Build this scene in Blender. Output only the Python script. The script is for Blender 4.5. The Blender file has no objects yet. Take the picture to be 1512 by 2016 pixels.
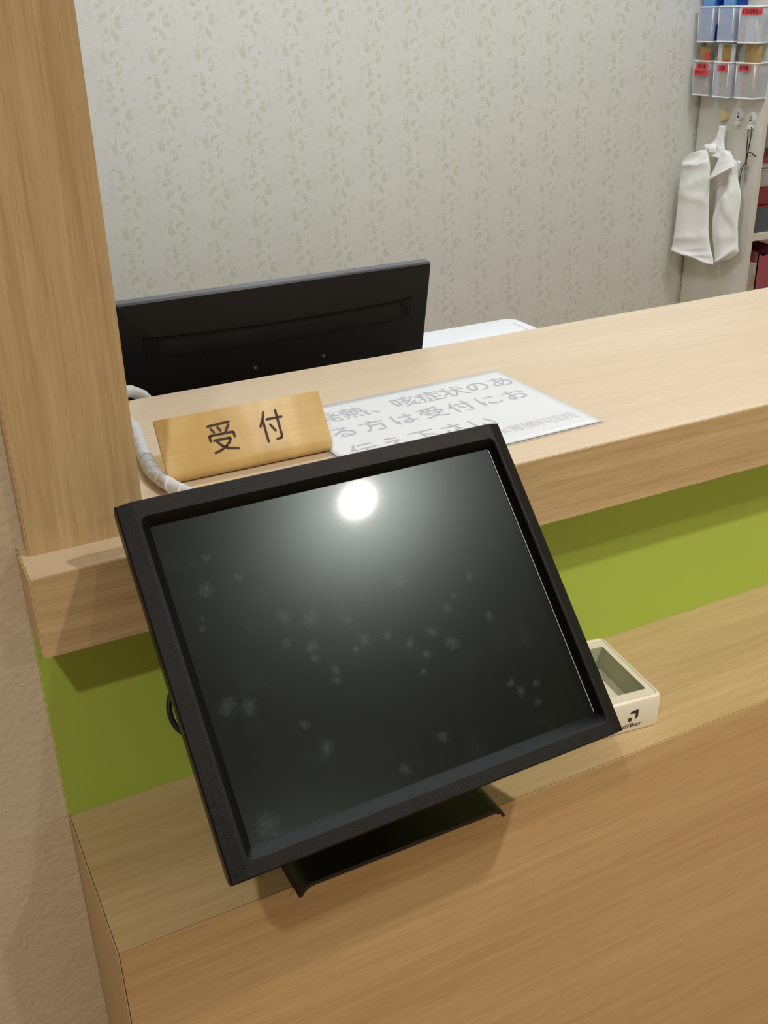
import bpy, bmesh, math, random
from mathutils import Vector, Matrix

random.seed(7)
scene = bpy.context.scene
C = scene.collection
H = 1.02                     # height of the counter top above the floor; scene coordinates put the counter top at z = 0

# ------------------------------------------------------------------ camera
cam_d = bpy.data.cameras.new('camera')
cam = bpy.data.objects.new('camera', cam_d)
C.objects.link(cam)
cam_d.sensor_fit = 'VERTICAL'
cam_d.sensor_height = 24.0
cam_d.sensor_width = 18.0
cam_d.lens = 2061.33 / 2016 * 24.0
cam_d.clip_start = 0.02
_R = ((0.88868335, -0.45799493, -0.02196708),
      (-0.21780004, -0.37948575, -0.89919614),
      (0.40349108, 0.80388507, -0.43699399))
m3 = Matrix((_R[0], [-a for a in _R[1]], [-a for a in _R[2]])).transposed()
cam.matrix_world = Matrix.Translation((-0.0759, -0.8102, 0.4240 + H)) @ m3.to_4x4()
scene.camera = cam

# ------------------------------------------------------------------ world, view
w = bpy.data.worlds.new('world'); scene.world = w
w.use_nodes = True
w.node_tree.nodes['Background'].inputs[0].default_value = (0.9, 0.95, 1, 1)
w.node_tree.nodes['Background'].inputs[1].default_value = 0.15
vs = scene.view_settings
vs.view_transform = 'Standard'; vs.look = 'None'; vs.gamma = 1.0; vs.use_curve_mapping = False
vs.exposure = 0.0
scene.cycles.max_bounces = 8
scene.cycles.diffuse_bounces = 5

# light set-up: (x, y, watts, colour) for the downlights, the panels over the office
DOWNLIGHTS = [(1.098, -0.88, 16.5), (-0.54, -1.12, 12.0), (2.65, -1.05, 9.0), (1.05, -2.45, 11.0)]
DOWN_COL = (1.0, 0.935, 0.835)
PANELS = [(0.75, 1.05, 10.0), (2.05, 1.05, 9.0)]
PANEL_COL = (0.90, 0.96, 1.0)
CEIL = 1.45

# ------------------------------------------------------------------ helpers
def lin(c):
    c = c / 255.0
    return c / 12.92 if c <= 0.04045 else ((c + 0.055) / 1.055) ** 2.4
def rgb(r, g, b):
    return (lin(r), lin(g), lin(b), 1.0)

class NT:
    def __init__(self, name):
        self.m = bpy.data.materials.new(name); self.m.use_nodes = True
        self.t = self.m.node_tree; self.t.nodes.clear()
        self.out = self.n('ShaderNodeOutputMaterial')
    def n(self, t, **k):
        x = self.t.nodes.new(t)
        for a, b in k.items(): setattr(x, a, b)
        return x
    def l(self, a, b): self.t.links.new(a, b)
    def setin(self, sock, v):
        if isinstance(v, bpy.types.NodeSocket): self.l(v, sock)
        else: sock.default_value = v
    def math(self, op, a, b=None, c=None, clamp=False):
        x = self.n('ShaderNodeMath', operation=op, use_clamp=clamp)
        for i, v in enumerate((a, b, c)):
            if v is not None: self.setin(x.inputs[i], v)
        return x.outputs[0]
    def coords(self): return self.n('ShaderNodeTexCoord').outputs['Object']
    def mapping(self, v, scale=(1, 1, 1), loc=(0, 0, 0), rot=(0, 0, 0), typ='POINT'):
        x = self.n('ShaderNodeMapping', vector_type=typ); self.l(v, x.inputs[0])
        x.inputs['Location'].default_value = loc; x.inputs['Rotation'].default_value = rot; x.inputs['Scale'].default_value = scale
        return x.outputs[0]
    def noise(self, v, scale, detail=2.0, rough=0.5, dist=0.0):
        x = self.n('ShaderNodeTexNoise'); self.l(v, x.inputs['Vector'])
        x.inputs['Scale'].default_value = scale; x.inputs['Detail'].default_value = detail
        x.inputs['Roughness'].default_value = rough; x.inputs['Distortion'].default_value = dist
        return x.outputs['Fac']
    def remap(self, v, a, b, c=0.0, d=1.0, smooth=False):
        x = self.n('ShaderNodeMapRange', clamp=True)
        if smooth: x.interpolation_type = 'SMOOTHSTEP'
        self.l(v, x.inputs[0])
        for i, q in enumerate((a, b, c, d)): x.inputs[i + 1].default_value = q
        return x.outputs[0]
    def mix(self, f, a, b):
        x = self.n('ShaderNodeMix', data_type='RGBA')
        self.setin(x.inputs[0], f); self.setin(x.inputs[6], a); self.setin(x.inputs[7], b)
        return x.outputs[2]
    def bsdf(self, col, rough=0.5, spec=0.5, metal=0.0, **k):
        x = self.n('ShaderNodeBsdfPrincipled')
        self.setin(x.inputs['Base Color'], col); self.setin(x.inputs['Roughness'], rough)
        self.setin(x.inputs['Specular IOR Level'], spec); self.setin(x.inputs['Metallic'], metal)
        for a, b in k.items(): self.setin(x.inputs[a.replace('_', ' ')], b)
        return x
    def bump(self, h, strength, dist, b):
        x = self.n('ShaderNodeBump'); self.l(h, x.inputs['Height'])
        x.inputs['Strength'].default_value = strength; x.inputs['Distance'].default_value = dist
        self.l(x.outputs[0], b.inputs['Normal'])
    def done(self, sh):
        self.l(sh.outputs[0] if hasattr(sh, 'outputs') else sh, self.out.inputs[0]); return self.m

def plain(name, col, rough=0.5, spec=0.5, metal=0.0, bump=None, vary=0.04, **k):
    t = NT(name); c = t.coords()
    n = t.noise(c, 9.0, 3)
    lo = tuple(x * (1 - vary) for x in col[:3]) + (1,); hi = tuple(min(1, x * (1 + vary)) for x in col[:3]) + (1,)
    b = t.bsdf(t.mix(n, lo, hi), rough, spec, metal, **k)
    if bump:
        t.bump(t.noise(c, bump[0], 2), bump[1], bump[2], b)
    return t.done(b)

def wood(name, axis, light, dark, offset=0.0, rough=0.42, contrast=1.0):
    """laminate with long fine grain along the given axis"""
    t = NT(name); c = t.coords()
    def sc(along, across):
        s = [across] * 3; s[axis] = along; return tuple(s)
    a = t.noise(t.mapping(c, sc(2.6, 90), (offset, offset * 2, offset)), 1.0, 4, 0.6, 0.6)
    b = t.noise(t.mapping(c, sc(12, 420), (offset + 3, 1, offset)), 1.0, 3, 0.65, 0.2)
    d = t.noise(t.mapping(c, sc(0.7, 9), (offset + 7, offset, 2)), 1.0, 2)
    e = t.noise(t.mapping(c, sc(22, 900), (1, offset, 5)), 1.0, 2)
    f = t.math('MULTIPLY_ADD', a, 0.42, t.math('MULTIPLY', b, 0.30))
    f = t.math('MULTIPLY_ADD', d, 0.28, f)
    f = t.remap(f, 0.5 - 0.17 / contrast, 0.5 + 0.17 / contrast)
    pores = t.remap(e, 0.56, 0.72, 0.0, 0.28 * contrast)
    col = t.mix(f, dark, light)
    col = t.mix(pores, col, tuple(x * 0.62 for x in dark[:3]) + (1,))
    bs = t.bsdf(col, rough, 0.4)
    t.bump(b, 0.05, 0.0006, bs)
    return t.done(bs)

def base_mat(name):
    return bpy.data.materials[name]

# ---- geometry helpers (all in scene coordinates, z = 0 on the counter top)
def mesh_from_bm(name, bm):
    me = bpy.data.meshes.new(name); bm.to_mesh(me); bm.free(); return me

def world_loc(o):
    v = Vector((0, 0, 0))
    while o is not None:
        v += o.location; o = o.parent
    return v

def obj(name, bm, mat, parent=None, smooth=False, origin=None):
    """link bm as one mesh object; vertices are given in scene coordinates"""
    me = mesh_from_bm(name, bm)
    mats = mat if isinstance(mat, (list, tuple)) else [mat]
    for m in mats: me.materials.append(m)
    o = bpy.data.objects.new(name, me); C.objects.link(o)
    off = Vector((0, 0, H))
    if parent is not None:
        o.parent = parent
        off -= world_loc(parent)
    else:
        if origin is not None:
            o.location = Vector(origin) + Vector((0, 0, H)); off -= o.location
    me.transform(Matrix.Translation(off))
    if smooth:
        for p in me.polygons: p.use_smooth = True
    return o

def shade_auto(o, ang=35):
    me = o.data
    for p in me.polygons: p.use_smooth = True
    bm = bmesh.new(); bm.from_mesh(me)
    lim = math.radians(ang)
    for e in bm.edges:
        if len(e.link_faces) == 2 and e.calc_face_angle(0) > lim: e.smooth = False
    bm.to_mesh(me); bm.free()
    return o

def tag(o, label=None, cat=None, group=None, kind=None):
    if label: o['label'] = label
    if cat: o['category'] = cat
    if group: o['group'] = group
    if kind: o['kind'] = kind
    return o

def thing(name, label, cat, loc=(0, 0, 0), group=None):
    o = bpy.data.objects.new(name, None); C.objects.link(o)
    o.empty_display_size = 0.05
    o.location = Vector(loc) + Vector((0, 0, H))
    return tag(o, label, cat, group)

def box(bm, x0, x1, y0, y1, z0, z1, bev=0.0, seg=2, mi=0):
    r = bmesh.ops.create_cube(bm, size=1.0)
    vs_ = r['verts']
    for v in vs_:
        v.co = Vector((x0 + (v.co.x + .5) * (x1 - x0), y0 + (v.co.y + .5) * (y1 - y0), z0 + (v.co.z + .5) * (z1 - z0)))
    fs = set(f for v in vs_ for f in v.link_faces)
    for f in fs: f.material_index = mi
    if bev > 0:
        es = list(set(e for v in vs_ for e in v.link_edges))
        bmesh.ops.bevel(bm, geom=es, offset=bev, segments=seg, profile=0.5, affect='EDGES')
    return bm

def B(*a, **k):
    return box(bmesh.new(), *a, **k)

def prism(bm, pts, ax, lo, hi, mi=0):
    """extrude a 2-D polygon along axis ax (0,1,2); pts are the other two coordinates in order"""
    def mk(p, v):
        q = [0, 0, 0]; o = [i for i in range(3) if i != ax]
        q[ax] = v; q[o[0]] = p[0]; q[o[1]] = p[1]; return bm.verts.new(q)
    a = [mk(p, lo) for p in pts]; b = [mk(p, hi) for p in pts]
    fs = [bm.faces.new(a), bm.faces.new(list(reversed(b)))]
    n = len(pts)
    for i in range(n):
        fs.append(bm.faces.new((a[i], b[i], b[(i + 1) % n], a[(i + 1) % n])))
    for f in fs: f.material_index = mi
    bmesh.ops.recalc_face_normals(bm, faces=fs)
    return bm

def smooth_path(pts, n):
    """Catmull-Rom through pts"""
    P = [Vector(p) for p in pts]; P = [2 * P[0] - P[1]] + P + [2 * P[-1] - P[-2]]
    out = []
    segs = len(P) - 3
    for i in range(segs):
        a, b, c, d = P[i:i + 4]
        k = max(2, n // segs)
        for j in range(k):
            t = j / k
            out.append(0.5 * ((2 * b) + (c - a) * t + (2 * a - 5 * b + 4 * c - d) * t * t + (-a + 3 * b - 3 * c + d) * t ** 3))
    out.append(P[-2].copy()); return out

def tube(bm, path, r, seg=12, radfn=None):
    path = [Vector(p) for p in path]; rings = []
    up = Vector((0, 0, 1)); n = None
    for i, p in enumerate(path):
        t = (path[min(i + 1, len(path) - 1)] - path[max(i - 1, 0)]).normalized()
        if n is None:
            n = t.orthogonal().normalized()
        n = (n - t * n.dot(t)).normalized(); b = t.cross(n)
        rr = r if radfn is None else radfn(i / (len(path) - 1)) * r
        rings.append([bm.verts.new(p + (n * math.cos(2 * math.pi * k / seg) + b * math.sin(2 * math.pi * k / seg)) * rr) for k in range(seg)])
    for a, b in zip(rings, rings[1:]):
        for k in range(seg):
            bm.faces.new((a[k], a[(k + 1) % seg], b[(k + 1) % seg], b[k]))
    bm.faces.new(list(reversed(rings[0]))); bm.faces.new(rings[-1])
    return bm

def loops_mesh(bm, loops, cap_first=False, cap_last=False, closed=True):
    """skin successive vertex loops of equal length"""
    L = [[bm.verts.new(p) for p in lp] for lp in loops]
    for a, b in zip(L, L[1:]):
        n = len(a)
        for k in range(n if closed else n - 1):
            bm.faces.new((a[k], a[(k + 1) % n], b[(k + 1) % n], b[k]))
    if cap_first: bm.faces.new(list(reversed(L[0])))
    if cap_last: bm.faces.new(L[-1])
    return bm

def rrect(x0, x1, y0, y1, r, n=4):
    """rounded rectangle, counter-clockwise, 4*(n+1) points"""
    out = []
    for cx, cy, a0 in ((x1 - r, y0 + r, -90), (x1 - r, y1 - r, 0), (x0 + r, y1 - r, 90), (x0 + r, y0 + r, 180)):
        for k in range(n + 1):
            a = math.radians(a0 + 90 * k / n); out.append((cx + r * math.cos(a), cy + r * math.sin(a)))
    return out

def frame(o, u, v):
    """map (a, b, c) to o + a u + b v + c n"""
    o = Vector(o); u = Vector(u).normalized(); v = Vector(v).normalized(); n = u.cross(v)
    return lambda a, b, c=0.0: o + u * a + v * b + n * c

def text_bm(bm, s, size, F, x, y, c, align='CENTER', offset=0.0, sx=1.0, shear=0.0, depth=0.00012):
    """lettering laid on the frame F around (x, y), raised by c"""
    cu = bpy.data.curves.new('txt', 'FONT'); cu.body = s; cu.size = size; cu.offset = offset; cu.fill_mode = 'FRONT'
    cu.align_x = align; cu.align_y = 'CENTER'; cu.resolution_u = 3
    o = bpy.data.objects.new('txt', cu); C.objects.link(o)
    dg = bpy.context.evaluated_depsgraph_get()
    me = bpy.data.meshes.new_from_object(o.evaluated_get(dg))
    vs_ = [bm.verts.new(F(x + v.co.x * sx + v.co.y * shear, y + v.co.y, c)) for v in me.vertices]
    for p in me.polygons:
        try: bm.faces.new([vs_[i] for i in p.vertices])
        except ValueError: pass
    bpy.data.objects.remove(o); bpy.data.curves.remove(cu); bpy.data.meshes.remove(me)
    return bm

def stroke(bm, pts, wd, F, c):
    """round-ended pen stroke lying on frame F"""
    P = [Vector((p[0], p[1])) for p in pts]
    def V(q): return bm.verts.new(F(q.x, q.y, c))
    for a, b in zip(P, P[1:]):
        d = (b - a)
        if d.length < 1e-9: continue
        d.normalize(); n = Vector((-d.y, d.x)) * wd / 2
        pts2 = []
        for k in range(9):
            t = math.pi * k / 8 - math.pi / 2
            pts2.append(b + d * math.cos(t) * wd / 2 + n * math.sin(t))
        for k in range(9):
            t = math.pi * k / 8 + math.pi / 2
            pts2.append(a + d * math.cos(t) * wd / 2 + n * math.sin(t))
        bm.faces.new([V(q) for q in pts2])
    return bm

# ------------------------------------------------------------------ materials
WL = rgb(212, 189, 150); WD = rgb(190, 164, 122)
M = {}
M['wood_top_paled'] = wood('oak_laminate_sheen_paled', 0, rgb(218, 201, 176), rgb(203, 183, 155), 0.0, rough=0.33)  # same laminate as the other parts, paled to carry the worktop's grazing sheen
M['wood_fascia'] = wood('oak_laminate_fascia', 0, rgb(208, 182, 140), rgb(172, 144, 100), 11.0, contrast=1.25)
M['wood_front'] = wood('oak_laminate_front', 0, rgb(214, 184, 138), rgb(190, 157, 110), 4.0, contrast=1.15)
M['wood_ledge'] = wood('oak_laminate_ledge', 0, rgb(208, 184, 142), rgb(182, 156, 112), 8.0, contrast=1.1)
M['wood_z'] = wood('oak_laminate_upright', 2, rgb(206, 180, 138), rgb(170, 142, 98), 21.0, contrast=1.15)
M['wood_end'] = wood('oak_laminate_end', 2, rgb(212, 184, 140), rgb(192, 162, 116), 31.0, contrast=0.8)
M['green'] = plain('lime_green_laminate', rgb(172, 198, 84), 0.38, 0.35, vary=0.02)
M['green_edge'] = plain('pale_lime_edge', rgb(206, 222, 130), 0.5)
M['black_plastic'] = plain('black_textured_plastic', rgb(10, 10, 10), 0.38, 0.2, bump=(1500, 0.5, 0.0005))
M['black_satin'] = plain('black_satin_metal', rgb(13, 13, 14), 0.42, 0.4, bump=(1800, 0.15, 0.0003))
M['black_monitor'] = plain('black_monitor_plastic', rgb(12, 12, 13), 0.5, 0.3, bump=(900, 0.2, 0.0003))
M['vent_black'] = plain('black_vent', rgb(7, 7, 8), 0.7, 0.2)
M['grey_edge'] = plain('grey_bezel_edge', rgb(98, 101, 110), 0.35, 0.5)
M['steel'] = plain('steel', rgb(200, 200, 200), 0.3, 0.5, 1.0)
M['white_plastic'] = plain('white_plastic', rgb(240, 240, 240), 0.4, vary=0.01)
M['desk_white'] = plain('white_desk_laminate', rgb(238, 241, 246), 0.4, vary=0.01)
M['cab_white'] = plain('off_white_cabinet', rgb(225, 221, 210), 0.45, vary=0.015)
M['ivory'] = plain('ivory_plastic', rgb(236, 232, 216), 0.38, vary=0.01)
M['tray_wall_shade'] = plain('grey_green_tray_wall_shade', rgb(172, 176, 148), 0.6, vary=0.02)  # recess wall darker than the ivory body: its shade is in the colour
M['brass_wood'] = None
M['ink_brown'] = plain('dark_brown_lettering', rgb(62, 36, 26), 0.5, 0.3)
M['ink_grey'] = plain('glare_paled_ink', rgb(176, 178, 188), 0.6, 0.2)  # ink lightened: glare on the laminate is put into its colour
M['ink_lighter'] = plain('glare_paled_small_ink', rgb(200, 201, 210), 0.6, 0.2)  # small line, paled further for the same glare
M['ink_black'] = plain('black_print', rgb(48, 40, 38), 0.5, 0.3)
M['ink_red'] = plain('dark_red_print', rgb(110, 18, 30), 0.5, 0.3)
M['paper'] = plain('white_paper', rgb(220, 224, 230), 0.35, 0.5, vary=0.01)
M['spiral'] = plain('translucent_white_spiral', rgb(200, 204, 210), 0.35, 0.5, vary=0.05)
M['spiral_seam'] = plain('white_spiral_edge', rgb(228, 231, 236), 0.3)
M['cable_black'] = plain('black_cable', rgb(14, 14, 15), 0.4)
M['red_label'] = plain('red_label_tape', rgb(226, 84, 88), 0.45, vary=0.02)
M['kraft'] = plain('brown_kraft_paper', rgb(178, 146, 92), 0.7, vary=0.06)
M['white_bag'] = plain('white_cloth', rgb(250, 249, 246), 0.6, 0.3, vary=0.02)
M['blue_folder'] = plain('blue_plastic', rgb(110, 160, 225), 0.25, vary=0.1)
M['blue_dark'] = plain('dark_blue_plastic', rgb(8, 52, 150), 0.25, vary=0.1)
M['teal'] = plain('teal_plastic', rgb(0, 150, 190), 0.25)
M['cream'] = plain('cream_plastic', rgb(226, 208, 160), 0.4)
M['pink_box'] = plain('dusty_pink_board', rgb(168, 82, 96), 0.55, vary=0.06)
M['maroon'] = plain('maroon_plastic', rgb(140, 52, 62), 0.4, vary=0.08)
M['slate'] = plain('dark_slate_plastic', rgb(84, 88, 98), 0.35, vary=0.08)
M['smoke'] = plain('grey_translucent_plastic', rgb(176, 172, 166), 0.35, vary=0.06)
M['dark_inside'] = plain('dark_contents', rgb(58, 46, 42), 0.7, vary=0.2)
M['ceiling'] = plain('white_ceiling', rgb(196, 193, 184), 0.8, 0.1, vary=0.01, bump=(60, 0.1, 0.002))
M['floor'] = wood('floor_boards', 0, rgb(176, 150, 116), rgb(140, 112, 80), 3.0)
M['plain_wall'] = plain('white_wall', rgb(228, 222, 210), 0.8, 0.1, vary=0.01, bump=(90, 0.2, 0.002))

def mk_stucco():
    t = NT('beige_stucco'); c = t.coords()
    n1 = t.noise(c, 26, 3, 0.6); n2 = t.noise(c, 150, 3, 0.55)
    col = t.mix(t.noise(c, 5, 2), rgb(214, 202, 178), rgb(224, 214, 192))
    b = t.bsdf(col, 0.85, 0.1)
    h = t.math('MULTIPLY_ADD', n2, 0.5, n1)
    t.bump(h, 0.5, 0.006, b)
    return t.done(b)
M['stucco'] = mk_stucco()

def mk_signwood():
    t = NT('golden_figured_veneer'); c = t.coords()
    a = t.noise(t.mapping(c, (30, 8, 8)), 1.0, 2, 0.5, 0.8)
    b_ = t.noise(t.mapping(c, (14, 420, 420)), 1.0, 2)
    col = t.mix(t.remap(a, 0.3, 0.72), rgb(196, 164, 100), rgb(218, 188, 126))
    col = t.mix(t.remap(b_, 0.45, 0.75, 0, 0.22), col, rgb(178, 142, 80))
    return t.done(t.bsdf(col, 0.36, 0.5))
M['brass_wood'] = mk_signwood()

def mk_film():
    t = NT('clear_laminating_film')
    tr = t.n('ShaderNodeBsdfTransparent'); g = t.bsdf((0.92, 0.92, 0.9, 1), 0.12, 0.5)
    mx = t.n('ShaderNodeMixShader'); mx.inputs[0].default_value = 0.35
    t.l(tr.outputs[0], mx.inputs[1]); t.l(g.outputs[0], mx.inputs[2])
    return t.done(mx)
M['film'] = mk_film()

def mk_net(name, alpha, col):
    t = NT(name); c = t.coords()
    wv = t.n('ShaderNodeTexWave', wave_type='BANDS', bands_direction='Z'); t.l(c, wv.inputs[0])
    wv.inputs['Scale'].default_value = 120; wv.inputs['Distortion'].default_value = 0.0
    tr = t.n('ShaderNodeBsdfTransparent'); g = t.bsdf(col, 0.5, 0.3)
    mx = t.n('ShaderNodeMixShader')
    t.l(t.remap(wv.outputs['Fac'], 0, 1, alpha - 0.12, alpha + 0.12), mx.inputs[0])
    t.l(tr.outputs[0], mx.inputs[1]); t.l(g.outputs[0], mx.inputs[2])
    return t.done(mx)
M['net'] = mk_net('white_wire_mesh', 0.52, rgb(222, 224, 232))

def mk_emit(name, col, s):
    t = NT(name); e = t.n('ShaderNodeEmission')
    e.inputs[0].default_value = (*col, 1); e.inputs[1].default_value = s
    return t.done(e)
M['lamp_lens'] = mk_emit('lit_lamp_lens', DOWN_COL, 60.0)
M['panel_lens'] = mk_emit('lit_panel_lens', PANEL_COL, 6.0)

def mk_wallpaper():
    """pale paper with a woven ground and columns of leaves; one tile is 0.12 m by 0.25 m"""
    t = NT('leaf_vine_wallpaper'); c = t.coords()
    sp = t.n('ShaderNodeSeparateXYZ'); t.l(c, sp.inputs[0])
    PX, PZ, X0 = 0.1205, 0.214, 0.019
    wob = t.noise(t.mapping(c, (3, 1, 3)), 1.0, 2)
    fx = t.math('WRAP', t.math('SUBTRACT', sp.outputs[0], X0), PX / 2, -PX / 2)
    fz = t.math('WRAP', t.math('SUBTRACT', sp.outputs[2], H), PZ, 0.0)
    cb = t.n('ShaderNodeCombineXYZ'); t.l(fx, cb.inputs[0]); t.l(fz, cb.inputs[1])
    edge = t.noise(t.mapping(c, (1, 1, 1)), 170, 2)
    def leaf(px, pz, ln, wd, ang):
        q = t.mapping(cb.outputs[0], (ln, wd, 1), (px, pz, 0), (0, 0, math.radians(ang)), 'TEXTURE')
        s = t.n('ShaderNodeSeparateXYZ'); t.l(q, s.inputs[0])
        return t.math('MULTIPLY_ADD', s.outputs[0], s.outputs[0], t.math('POWER', t.math('ABSOLUTE', s.outputs[1]), 1.5))
    def layer(ls):
        f = None
        for L in ls:
            for dz in ((0,) if 0.02 < L[1] < PZ - 0.02 else (0, PZ if L[1] < 0.1 else -PZ)):
                k = leaf(L[0], L[1] + dz, *L[2:])
                f = k if f is None else t.math('MINIMUM', f, k)
        f = t.math('MULTIPLY_ADD', edge, 0.55, f)
        return t.remap(f, 1.14, 1.36, 1.0, 0.0)
    # (x, z from the tile's foot, half length, half width, angle)
    raw = [(803, 603, 26, 14, 75), (740, 640, 33, 21, 10), (716, 672, 20, 13, 20), (835, 655, 27, 14, 25), (838, 700, 32, 23, -30), (757, 738, 22, 16, 60),
           (800, 755, 31, 13, -80), (823, 792, 27, 15, -80), (730, 770, 11, 7, 0), (742, 802, 13, 9, 30), (770, 800, 9, 6, 60), (737, 866, 28, 7, 88),
           (735, 925, 42, 23, -80), (785, 897, 25, 15, 60), (810, 878, 27, 11, 20), (862, 930, 17, 11, 15), (820, 968, 25, 13, 70), (846, 986, 13, 8, 60), (770, 950, 11, 7, 40),
           (832, 1022, 28, 17, 40), (715, 1068, 23, 10, 0), (757, 1050, 15, 9, 10), (765, 1090, 24, 17, -60), (772, 1128, 26, 19, 20), (850, 1142, 18, 15, 50), (820, 1090, 10, 7, 80), (785, 1180, 21, 15, -40), (757, 1208, 25, 17, -10)]
    main = []
    for x, y, hl, hw, an in raw:
        main.append(((x - (785 + 0.087 * (y - 650))) * .000371, (PZ - (y - 590) * .000337) % PZ, hl * .00036, hw * .00036, an))
    stems = [(.004, .180, .03, .0011, 80), (.002, .125, .03, .0011, 95), (-.002, .075, .03, .0011, 84), (.002, .030, .03, .0011, 92)]
    rnd = random.Random(3)
    faint = [(sg * rnd.uniform(.034, .055), rnd.uniform(0, PZ), rnd.uniform(.006, .011), rnd.uniform(.004, .007), rnd.uniform(0, 180)) for k in range(9) for sg in (-1, 1)]
    weave = t.noise(t.mapping(c, (60, 60, 420)), 1.0, 3)
    weave2 = t.noise(t.mapping(c, (500, 60, 70)), 1.0, 2)
    col = t.mix(t.noise(c, 14, 3), rgb(221, 220, 214), rgb(228, 227, 221))
    col = t.mix(t.remap(weave, 0.35, 0.7, 0.0, 0.35), col, rgb(212, 209, 198))
    col = t.mix(t.math('MULTIPLY', layer(faint), 0.30), col, rgb(206, 206, 196))
    col = t.mix(t.math('MULTIPLY', layer(stems), 0.45), col, rgb(236, 234, 224))
    blot = t.remap(t.noise(c, 55, 2), 0.3, 0.7, 0.35, 0.85)
    col = t.mix(t.math('MULTIPLY', layer(main), blot), col, rgb(200, 203, 182))
    b = t.bsdf(col, 0.75, 0.2)
    t.bump(t.math('ADD', weave, weave2), 0.25, 0.0012, b)
    return t.done(b)
M['wallpaper'] = mk_wallpaper()

MON_W, MON_H = 0.381, 0.313
SMUDGES = [(0.0532, 0.2269, .0051), (0.0434, 0.2047, .0026), (0.0403, 0.1973, .0028), (0.1322, 0.1797, .0058), (0.1632, 0.1698, .0045), (0.1251, 0.1564, .0058),
           (0.1242, 0.147, .0035), (0.1377, 0.1322, .0042), (0.1357, 0.1233, .0035), (0.0571, 0.1243, .0058), (0.0404, 0.1296, .0075), (0.1087, 0.0736, .0062),
           (0.2233, 0.19, .0046), (0.2356, 0.1381, .0047), (0.2122, 0.1347, .0047), (0.2506, 0.1236, .0051), (0.2688, 0.1635, .0028), (0.258, 0.1548, .0042),
           (0.2964, 0.1363, .0035), (0.2149, 0.1079, .0033), (0.298, 0.0639, .0046), (0.2919, 0.0733, .0033), (0.3166, 0.0658, .0037), (0.3108, 0.0498, .0037),
           (0.2101, 0.0499, .0042), (0.0418, 0.0314, .010), (0.1673, 0.0358, .0051), (0.1727, 0.1499, .0047), (0.1942, 0.1474, .0042), (0.1623, 0.1431, .0033),
           (0.2919, 0.177, .0033), (0.0831, 0.231, .0033), (0.0617, 0.2536, .0037), (0.0975, 0.0967, .0035), (0.1049, 0.1658, .0037), (0.2232, 0.1215, .0035), (0.1099, 0.1872, .0047)]
def mk_screen():
    """dark anti-glare glass with finger marks at fixed spots; the object's own x, y lie in the glass"""
    t = NT('dark_touch_glass'); c = t.coords()
    f = None
    for i, (x, y, r) in enumerate(SMUDGES):
        d = t.n('ShaderNodeVectorMath', operation='DISTANCE')
        q = t.mapping(c, (r * 1.6, r * (1.3 if i % 3 else 1.9), 1), (x, y, 0), (0, 0, i * 0.7), 'TEXTURE')
        t.l(q, d.inputs[0]); d.inputs[1].default_value = (0, 0, 0)
        f = d.outputs['Value'] if f is None else t.math('MINIMUM', f, d.outputs['Value'])
    edge = t.noise(c, 240, 3, 0.65)
    f = t.math('MULTIPLY_ADD', edge, 1.5, f)
    marks = t.remap(f, 0.7, 1.8, 1.0, 0.0, True)
    haze = t.remap(t.noise(c, 22, 3), 0.55, 0.75, 0.0, 0.25)
    a = t.math('MULTIPLY', t.math('ADD', marks, haze), t.remap(t.noise(c, 300, 2), 0.3, 0.7, 0.35, 1.0))
    base = t.mix(t.math('MULTIPLY', a, 0.085), rgb(9, 10, 6), rgb(150, 165, 178))
    b = t.bsdf(base, t.remap(a, 0, 1, 0.27, 0.31), 0.25, 0.0, Specular_Tint=(0.80, 0.97, 1.0, 1), Coat_Weight=0.16, Coat_Roughness=0.07, Coat_IOR=1.45)
    return t.done(b)
M['screen'] = mk_screen()

# ------------------------------------------------------------------ the room
XL, XR, YF, YB = -2.6, 3.5, -3.3, 2.0
def struct(name, bm, mat):
    o = obj(name, bm, mat); o['kind'] = 'structure'; return o
struct('floor', B(XL, XR, YF, YB, -H - 0.05, -H), M['floor'])
struct('ceiling', B(XL, XR, YF, YB, CEIL, CEIL + 0.05), M['ceiling'])
struct('wall_back', B(XL, XR, YB, YB + 0.1, -H, CEIL), M['wallpaper'])
struct('wall_front', B(XL, XR, YF - 0.1, YF, -H, CEIL), M['plain_wall'])
struct('wall_right', B(XR, XR + 0.1, YF, YB, -H, CEIL), M['plain_wall'])
struct('wall_outer', B(XL - 0.1, XL, YF, YB, -H, CEIL), M['plain_wall'])
SB = 0.0656
LZ = -0.3018
T = 0.0772
bm = B(XL, 0.0, SB, 0.3959, -H, CEIL)
box(bm, 0.0, 0.0078, SB, 0.3959, 0.0, CEIL)
struct('wall_left', bm, M['stucco'])

# ------------------------------------------------------------------ reception counter
XE = 3.2
D = 0.3959
t_ = thing('counter_worktop', 'thick oak laminate worktop of the reception counter, sheen paled into its colour', 'worktop', (1.6, 0.2, -T))
bm = bmesh.new()
prism(bm, [(0.0014, 0.0019), (XE, 0.0019), (XE, D), (0.0085, D), (0.0085, SB), (0.0014, SB)], 2, -T + 0.002, 0.0)
obj('top_board', bm, M['wood_top_paled'], t_)
bm = bmesh.new(); prism(bm, [(0.0012, 0.0), (XE, 0.0), (XE, 0.0012), (0.0012, 0.0012)], 2, -T, -0.0004)
obj('front_fascia', bm, M['wood_fascia'], t_)
bm = B(0.0, 0.0011, 0.0002, SB, -T, -0.0006)
obj('end_fascia', bm, M['wood_end'], t_)

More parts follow.
